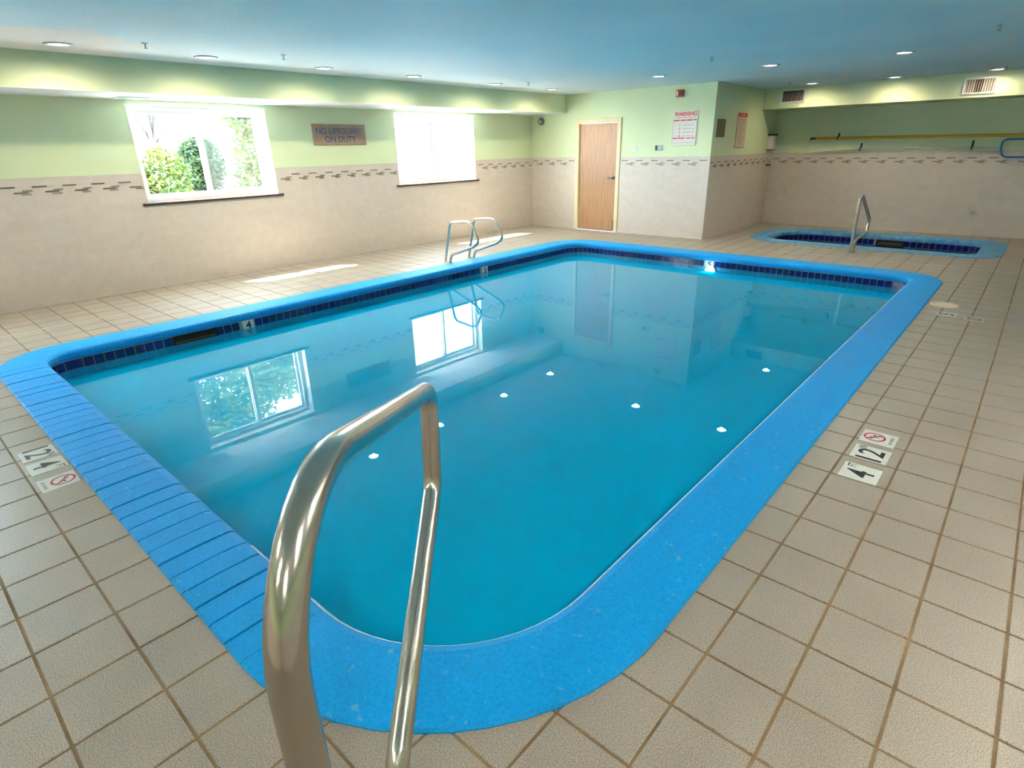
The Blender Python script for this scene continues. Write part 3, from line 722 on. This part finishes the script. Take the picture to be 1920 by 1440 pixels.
for k, (y0, y1) in enumerate(((2.05, 2.31), (3.29, 3.56), (5.36, 5.64))):
    t = thing('soffit_grille', ['grille under the window soffit at the left, mirrored in the water', 'grille under the window soffit right of the first window', 'grille under the window soffit at the second window'][k], 'vent', (-6.82, (y0+y1)/2, ZS), 'grilles under the window soffit')
    h = (y1-y0)/2
    mb = MB(); mb.box((-.12, -h, -.012), (-.10, h, 0)); mb.box((.10, -h, -.012), (.12, h, 0)); mb.box((-.10, -h, -.012), (.10, -h+.02, 0)); mb.box((-.10, h-.02, -.012), (.10, h, 0)); mb.build('frame', 'white', t)
    MB().box((-.10, -h+.02, -.003), (.10, h-.02, 0)).build('duct_backing', 'grey', t)
    for q in range(6): MB().box((-.085+q*.034-.004, -h+.02, -.010), (-.085+q*.034+.004, h-.02, -.003)).build('louvre', 'lightgrey', t)

# ------------------------------------------------------------------ signs and fittings
ex, ez, ey = Vector((1, 0, 0)), Vector((0, 0, 1)), Vector((0, 1, 0))
# NO LIFEGUARD ON DUTY on the window wall (faces +x, so right = +y)
t = thing('lifeguard_sign', 'tan NO LIFEGUARD ON DUTY sign between the windows', 'sign', (XL, 4.595, 1.425))
MB().bbox((0, -.393, 0), (.018, .393, .245), .004).build('board', 'signtan', t)
mb = MB(); put_text(mb, 'NO LIFEGUARD', (.018, 0, .165), ey, ez, h=.074, w=.70, bold=.012); put_text(mb, 'ON DUTY', (.018, 0, .068), ey, ez, h=.078, w=.47, bold=.012); mb.build('lettering', 'blue_print', t)
# warning board on the end wall (faces -y, right = +x)
t = thing('warning_sign', 'white WARNING board with red print beside the alcove corner', 'sign', (-4.15, YB, 1.325)); F = -.016
MB().bbox((-.190, -.016, 0), (.190, 0, .468), .003).build('board', 'signwhite', t)
mb = MB(); put_text(mb, 'WARNING', (0, F, .425), ex, ez, h=.056, w=.345, bold=.03)
for k, n_ in enumerate('1234'): put_text(mb, n_, (-.075, F, .275-k*.048), ex, ez, h=.030, bold=.03)
for x, w in ((-.13, .09), (-.03, .08), (.07, .09), (.15, .05)): strip(mb, (x, F, .342), ex, ez, w, .016)
for x, w in ((-.14, .07), (-.04, .11), (.07, .06), (.14, .05)): strip(mb, (x, F, .102), ex, ez, w, .014)
tag(mb.build('lettering', 'red_print', t), kind='stuff')
mb = MB()
for x, w in ((-.15, .02), (-.09, .08), (0, .08), (.09, .07), (.15, .03)): strip(mb, (x, F, .376), ex, ez, w, .008)
for k in range(4):
    for x, w in ((0, .06), (.07, .06), (.13, .04)): strip(mb, (x, F, .277-k*.048), ex, ez, w, .006)
strip(mb, (-.183, F, .2), ex, ez, .003, .32); strip(mb, (.183, F, .2), ex, ez, .003, .32); strip(mb, (0, F, .04), ex, ez, .366, .003)
tag(mb.build('small_print', 'grey_print', t), kind='stuff')
t = thing('fire_strobe', 'red fire alarm strobe high above the warning board', 'alarm', (-4.262, YB, 1.975))
MB().bbox((-.058, -.045, 0), (.058, 0, .092), .006).build('housing', 'redbox', t); MB().bbox((-.040, -.066, .010), (-.008, -.045, .082), .006).build('strobe_lens', 'clearlens', t)
mb = MB(); [strip(mb, (.025, -.045, .020+k*.012), ex, ez, .045, .004, .001) for k in range(5)]; mb.build('horn_slots', 'dark', t)
t = thing('light_switch', 'small white light switch beside the door frame', 'switch', (-4.955, YB, 1.24)); MB().bbox((-.032, -.010, 0), (.032, 0, .10), .003).build('plate', 'white', t); MB().bbox((-.006, -.020, .040), (.006, -.010, .062), .002).build('toggle', 'white', t)
t = thing('thermostat', 'small grey and teal thermostat below the warning board', 'thermostat', (-4.540, YB, 1.266)); MB().bbox((-.058, -.024, 0), (.058, 0, .072), .006).build('case', 'teal', t); MB().bbox((-.058, -.030, .004), (-.020, -.010, .068), .004).build('side_cap', 'darkgrey', t); mb = MB(); strip(mb, (.022, -.024, .040), ex, ez, .05, .03, .001); mb.build('display', 'lightgrey', t)
t = thing('wall_speaker', 'round grey wall speaker high left of the door', 'speaker', (-6.835, YB, 1.757)); MB().lathe([(0, -.05), (.03, -.052), (.055, -.04), (.062, -.02), (.062, 0)], (0, 0, 0), 'y', 24).build('housing', 'grey', t); MB().lathe([(0, -.056), (.030, -.054), (.032, -.050)], (0, 0, 0), 'y', 18).build('grille', 'lightgrey', t)
# signs on the alcove side wall (faces +x, right = +y)
t = thing('plaque', 'small brown wooden plaque on the alcove side wall', 'plaque', (XC, 8.785, 1.430)); MB().bbox((0, -.135, 0), (.014, .135, .238), .005).build('board', 'plaque', t); mb = MB(); [strip(mb, (.014, 0, .04+k*.026), ey, ez, .18, .006, .001) for k in range(7)]; mb.build('engraving', 'sill', t)
t = thing('rules_sign', 'tall pale rules sign with a red heading in the alcove', 'sign', (XC, 9.545, 1.280))
MB().bbox((0, -.185, 0), (.012, .185, .485), .003).build('board', 'signpale', t); MB().bbox((.0121, -.17, .430), (.016, .17, .485), .002).build('red_header', 'red_print', t)
mb = MB(); [strip(mb, (.016, x, .458), ey, ez, w, .014, .001) for x, w in ((-.06, .07), (.04, .09))]; mb.build('header_lettering', 'signwhite', t)
mb = MB()
for k in range(12):
    strip(mb, (.012, -.03+(k % 3)*.012, .40-k*.031), ey, ez, .24-(k % 4)*.02, .008, .001)
tag(mb.build('small_print', 'grey_print', t), kind='stuff')
t = thing('wall_box', 'white lidded box in the alcove corner', 'box', (XC, 10.86, 1.235)); MB().bbox((0, -.085, 0), (.085, .085, .215), .008).build('case', 'signwhite', t); MB().bbox((-.0, -.10, .215), (.10, .10, .245), .006).build('lid', 'darkgrey', t); MB().bbox((0, -.085, -.012), (.08, .085, 0), .003).build('base', 'darkred_print', t)
mb = MB(); [strip(mb, (.085, 0, .03+k*.022), ey, ez, .12, .006, .001) for k in range(8)]; mb.build('print', 'grey_print', t)
t = thing('wall_hook', 'small dark hook on the tile below the lidded box', 'hook', (XC+D, 10.86, .985)); MB().lathe([(0, .0), (.022, .0), (.022, .01), (.01, .012), (.01, .05), (.022, .055), (.016, .07), (0, .072)], (0, 0, 0), 'x', 16).build('knob', 'sill', t)
# poles on the far wall
yw = YR
def bracket(x, z, label, h):
    t = thing('pole_bracket', label, 'bracket', (x, yw, z), 'black brackets holding the pool poles')
    MB().bbox((-.012, -.012, -.01), (.012, 0, h), .003).build('back_plate', 'black', t)
    MB().tube(fillet([(0, -.010, .0), (0, -.075, -.012), (0, -.080, .04)], [.015], 5), .008, 8).build('hook', 'black', t)
bracket(-2.69, 1.375, 'black bracket near the left end of the yellow pole', .09)
bracket(-2.34, 1.205, 'black bracket near the left end of the pale pole', .10)
bracket(-.92, 1.205, 'black bracket beside the blue hoop', .11)
bracket(.4, 1.365, 'black bracket past the right edge of the picture', .09)
t = thing('shepherd_pole', 'long yellow rescue pole hung on the far wall', 'pole', (-3.0, yw-.045, 1.388))
MB().tube([(-.02, 0, 0), (3.9, 0, -.022)], .021, 14).build('shaft', 'yellow', t); MB().tube([(-.10, 0, .001), (.0, 0, 0)], .016, 12).build('end_grip', 'darkgrey', t)
MB().tube([(-.10, 0, 0), (-.098, -.02, -.05)], .006, 8).build('hook_tip', 'grey', t)
t = thing('skimmer_net', 'thin pale pole ending in a blue hoop on the far wall', 'net', (-2.95, yw-.045, 1.20))
MB().tube([(-.05, .0, -.022), (.25, 0, .004), (.60, 0, .02), (1.4, 0, .025), (2.02, 0, .018), (2.36, 0, .010)], .012, 12).build('shaft', 'poleWhite', t)
loop = fillet([(2.36, -.03, .01), (2.36, -.03, .12), (2.95, -.03, .12), (3.0, -.03, -.11), (2.40, -.03, -.11), (2.36, -.03, .01)], [.09, .1, .1, .09], 8)
MB().tube(loop, .013, 10).build('hoop', 'bluehose', t)
t = thing('wall_outlet', 'round grey fitting low on the far tiled wall', 'fitting', (-.706, YR-D, .326)); MB().lathe([(0, -.012), (.030, -.014), (.046, -.010), (.048, 0)], (0, 0, 0), 'y', 24).build('cover', 'lightgrey', t); MB().lathe([(0, -.02), (.012, -.02), (.014, -.012)], (0, 0, 0), 'y', 12).build('button', 'grey', t)

# ------------------------------------------------------------------ markers and lid set in the deck
def deck_marker(c, right, up, label, words, sub=None, nodive=False, w=.147, group='depth and warning markers set in the deck'):
    t = thing('deck_marker', label, 'marker', (*c, 0), group); right = Vector(right); up = Vector(up); h = w
    pts = [right*(a*w/2)+up*(b*h/2) for a, b in ((-1, -1), (1, -1), (1, 1), (-1, 1))]
    MB().prism([(p.x, p.y) for p in pts], -.002, .0022, bev=.0012).build('plate', 'marker', t); z = Vector((0, 0, .0022))
    if words:
        mb = MB(); put_text(mb, words, right*(-.012 if sub else 0)+z, right, up, h=.105, w=.050*len(words)+.012, bold=.012, lift=.0006)
        if sub: put_text(mb, sub, right*.052+up*.042+z, right, up, h=.034, w=.030, bold=.01, lift=.0006)
        mb.build('numerals', 'black_print', t)
    if nodive:
        mb = MB(); cc = up*.018; r0, r1 = .038, .047
        pr = [(math.cos(2*math.pi*k/28), math.sin(2*math.pi*k/28)) for k in range(28)]
        mb.add([cc+right*(x*r)+up*(y*r)+Vector((0, 0, .0030)) for r in (r0, r1) for x, y in pr], [(k, (k+1) % 28, 28+(k+1) % 28, 28+k) for k in range(28)])
        d = (right-up).normalized(); e = (right+up).normalized()
        mb.add([cc+d*(a*.040)+e*(b*.004)+Vector((0, 0, .0030)) for a, b in ((-1, -1), (1, -1), (1, 1), (-1, 1))], [(0, 1, 2, 3)])
        mb.build('prohibition_ring', 'darkred_print', t)
        mb = MB()                                         # diving figure: head, body, arms, legs
        for (a, b, wd) in (((-.022, .012), (.012, -.002), .007), ((.012, -.002), (.026, -.016), .004), ((-.022, .012), (-.026, .026), .004), ((-.010, .006), (.004, .020), .004)):
            A, B_ = cc+right*a[0]+up*a[1], cc+right*b[0]+up*b[1]; dd = (B_-A).normalized(); ee = Vector((-dd.y, dd.x, 0))*wd/2
            mb.add([A-ee+Vector((0, 0, .0027)), B_-ee+Vector((0, 0, .0027)), B_+ee+Vector((0, 0, .0027)), A+ee+Vector((0, 0, .0027))], [(0, 1, 2, 3)])
        hc = cc+right*.018+up*.004
        mb.add([hc+right*(x*.006)+up*(y*.006)+Vector((0, 0, .0027)) for x, y in pr], [tuple(range(28))])
        put_text(mb, 'NO DIVING', up*-.052+z, right, up, h=.013, w=.085, bold=.01, lift=.0006); mb.build('pictogram', 'black_print', t)
    return t
L_, R_ = (-1, 0, 0), (0, 1, 0)
deck_marker((-.305, 2.605), (0, 1, 0), (-1, 0, 0), 'white 4 FT depth marker in the deck right of the pool', '4', 'FT')
deck_marker((-.308, 2.818), (0, 1, 0), (-1, 0, 0), 'white 12 IN depth marker in the deck right of the pool', '12', 'IN')
deck_marker((-.312, 3.010), (0, 1, 0), (-1, 0, 0), 'white no diving marker in the deck right of the pool', None, None, True)
deck_marker((-3.393, .285), (1, 0, 0), (0, 1, 0), 'white 12 IN depth marker in the deck at the left', '12', 'IN', w=.140)
deck_marker((-3.215, .285), (1, 0, 0), (0, 1, 0), 'white 4 FT depth marker in the deck at the left', '4', 'FT', w=.140)
deck_marker((-2.998, .283), (1, 0, 0), (0, 1, 0), 'white no diving marker in the deck at the left', None, None, True, w=.140)
deck_marker((-.356, 5.80), (0, 1, 0), (-1, 0, 0), 'white depth marker nearer the water below the round cover plate', '5', 'FT', w=.135)
deck_marker((-.170, 5.76), (0, 1, 0), (-1, 0, 0), 'white depth marker farther from the water below the round cover plate', '0', 'IN', w=.130)
deck_marker((-2.42, 8.70), (1, 0, 0), (0, 1, 0), 'left of the three small markers in front of the hot tub', '3', 'FT', w=.11)
deck_marker((-2.20, 8.68), (1, 0, 0), (0, 1, 0), 'middle of the three small markers in front of the hot tub', None, None, True, w=.13)
deck_marker((-1.96, 8.70), (1, 0, 0), (0, 1, 0), 'right of the three small markers in front of the hot tub', '6', 'IN', w=.12)
t = thing('deck_cover', 'round cream cover plate in the deck beside the pool', 'cover plate', (-.412, 6.13, 0)); MB().lathe([(0, .005), (.075, .005), (.080, .002)], (0, 0, 0), 'z', 32).build('cover', 'lidcream', t); MB().lathe([(.081, .0), (.082, .006), (.104, .006), (.106, .0)], (0, 0, 0), 'z', 32).build('rim', 'lidcream', t)

# ------------------------------------------------------------------ outdoors
tag(MB().box((-90, -60, -.42), (XL-WT, 90, -.30)).build('ground', 'concrete'), 'pale sunlit ground outside the windows', kind='structure')
def leaves(mb, centre, rad, n, size, flat=1.0, hollow=.35):
    for _ in range(n):
        d = Vector((random.gauss(0, 1), random.gauss(0, 1), random.gauss(0, 1))).normalized(); r = hollow+(1-hollow)*random.random()**.5
        p = Vector((centre[0]+d.x*rad[0]*r, centre[1]+d.y*rad[1]*r, centre[2]+d.z*rad[2]*r))
        a = Vector((random.gauss(0, 1), random.gauss(0, 1), random.gauss(0, .6))).normalized(); b = a.orthogonal().normalized(); q = random.random()*6.28; b = b*math.cos(q)+a.cross(b)*math.sin(q)
        s = size*random.uniform(.6, 1.3)
        mb.add([p-a*s, p+b*s*.42, p+a*s, p-b*s*.42], [(0, 1, 2, 3)])
def shrub(x, y, blobs, mat, label, n=1500, size=.06):
    t = thing('shrub', label, 'shrub', (x, y, -.30), 'shrubs outside the window'); mb = MB()
    for (dx, dy, dz, rx, ry, rz) in blobs: leaves(mb, (dx, dy, dz), (rx, ry, rz), n, size)
    tag(mb.build('foliage', mat, t), None, kind='stuff'); mb = MB()
    for (dx, dy, dz, rx, ry, rz) in blobs: mb.tube([(dx*.2, dy*.2, 0), (dx*.8, dy*.8, dz*.6), (dx, dy, dz)], [.03, .02, .008], 6)
    mb.build('stem', 'bark', t)
shrub(-11.2, 3.45, [(0, 0, .7, .5, .5, .65), (.05, .30, 1.25, .42, .45, .55), (-.2, -.1, 1.2, .35, .4, .45)], 'leaf1', 'yellow green shrub low outside the nearer window', 2600, .05)
shrub(-12.5, 4.85, [(0, 0, .8, .5, .5, .8), (.1, .05, 1.45, .42, .45, .5)], 'leaf2', 'darker green shrub outside the nearer window', 2600)
shrub(-11.5, 5.6, [(0, 0, .8, .5, .6, .8), (0, .1, 1.7, .5, .55, .7), (0, -.1, 2.5, .45, .5, .5)], 'leaf1', 'tall pale shrub behind the hazy pane', 2600)
shrub(-12.5, 6.9, [(0, 0, .8, .5, .5, .8), (0, .0, 1.8, .5, .5, .8)], 'leaf3', 'upright shrub at the right behind the hazy pane', 2400)
def tree(x, y, h, lean, crown, mat, label, r=.11, n=1500):
    t = thing('tree', label, 'tree', (x, y, -.30), 'trees outside the window'); mb = MB()
    top = Vector((lean[0], lean[1], h)); mb.tube([(0, 0, 0), (lean[0]*.3, lean[1]*.3, h*.4), tuple(top)], [r*1.2, r, r*.45], 10)
    for (cx, cyy, cz, *_r) in crown: mb.tube([tuple(top*.42), tuple(top*.5+Vector((cx*.4, cyy*.4, cz*.1))), (cx, cyy, cz)], [r*.45, r*.3, r*.1], 7)
    mb.build('trunk', 'bark', t); mb = MB()
    for (cx, cyy, cz, rx, ry, rz) in crown: leaves(mb, (cx, cyy, cz), (rx, ry, rz), n, .085, hollow=.1)
    tag(mb.build('foliage', mat, t), None, kind='stuff')
tree(-13.3, 4.35, 4.2, (.1, .15), [(.6, -.9, 3.5, .8, .8, .8), (.8, .3, 3.6, .8, .9, .9), (.7, 1.4, 3.4, .8, .8, .8), (.5, .2, 4.7, 1, 1.2, .8), (.9, -.3, 4.4, .8, .8, .8)], 'leaf3', 'grey trunked tree seen through the nearer window')
tree(-15.6, 7.2, 4.6, (0, .2), [(.2, .3, 3.6, .9, 1.0, .9), (.2, -.7, 4.6, 1, 1, .8), (.3, 1.0, 2.9, .7, .8, .8)], 'leaf1', 'leafy tree right of the grey trunk outside', .07)
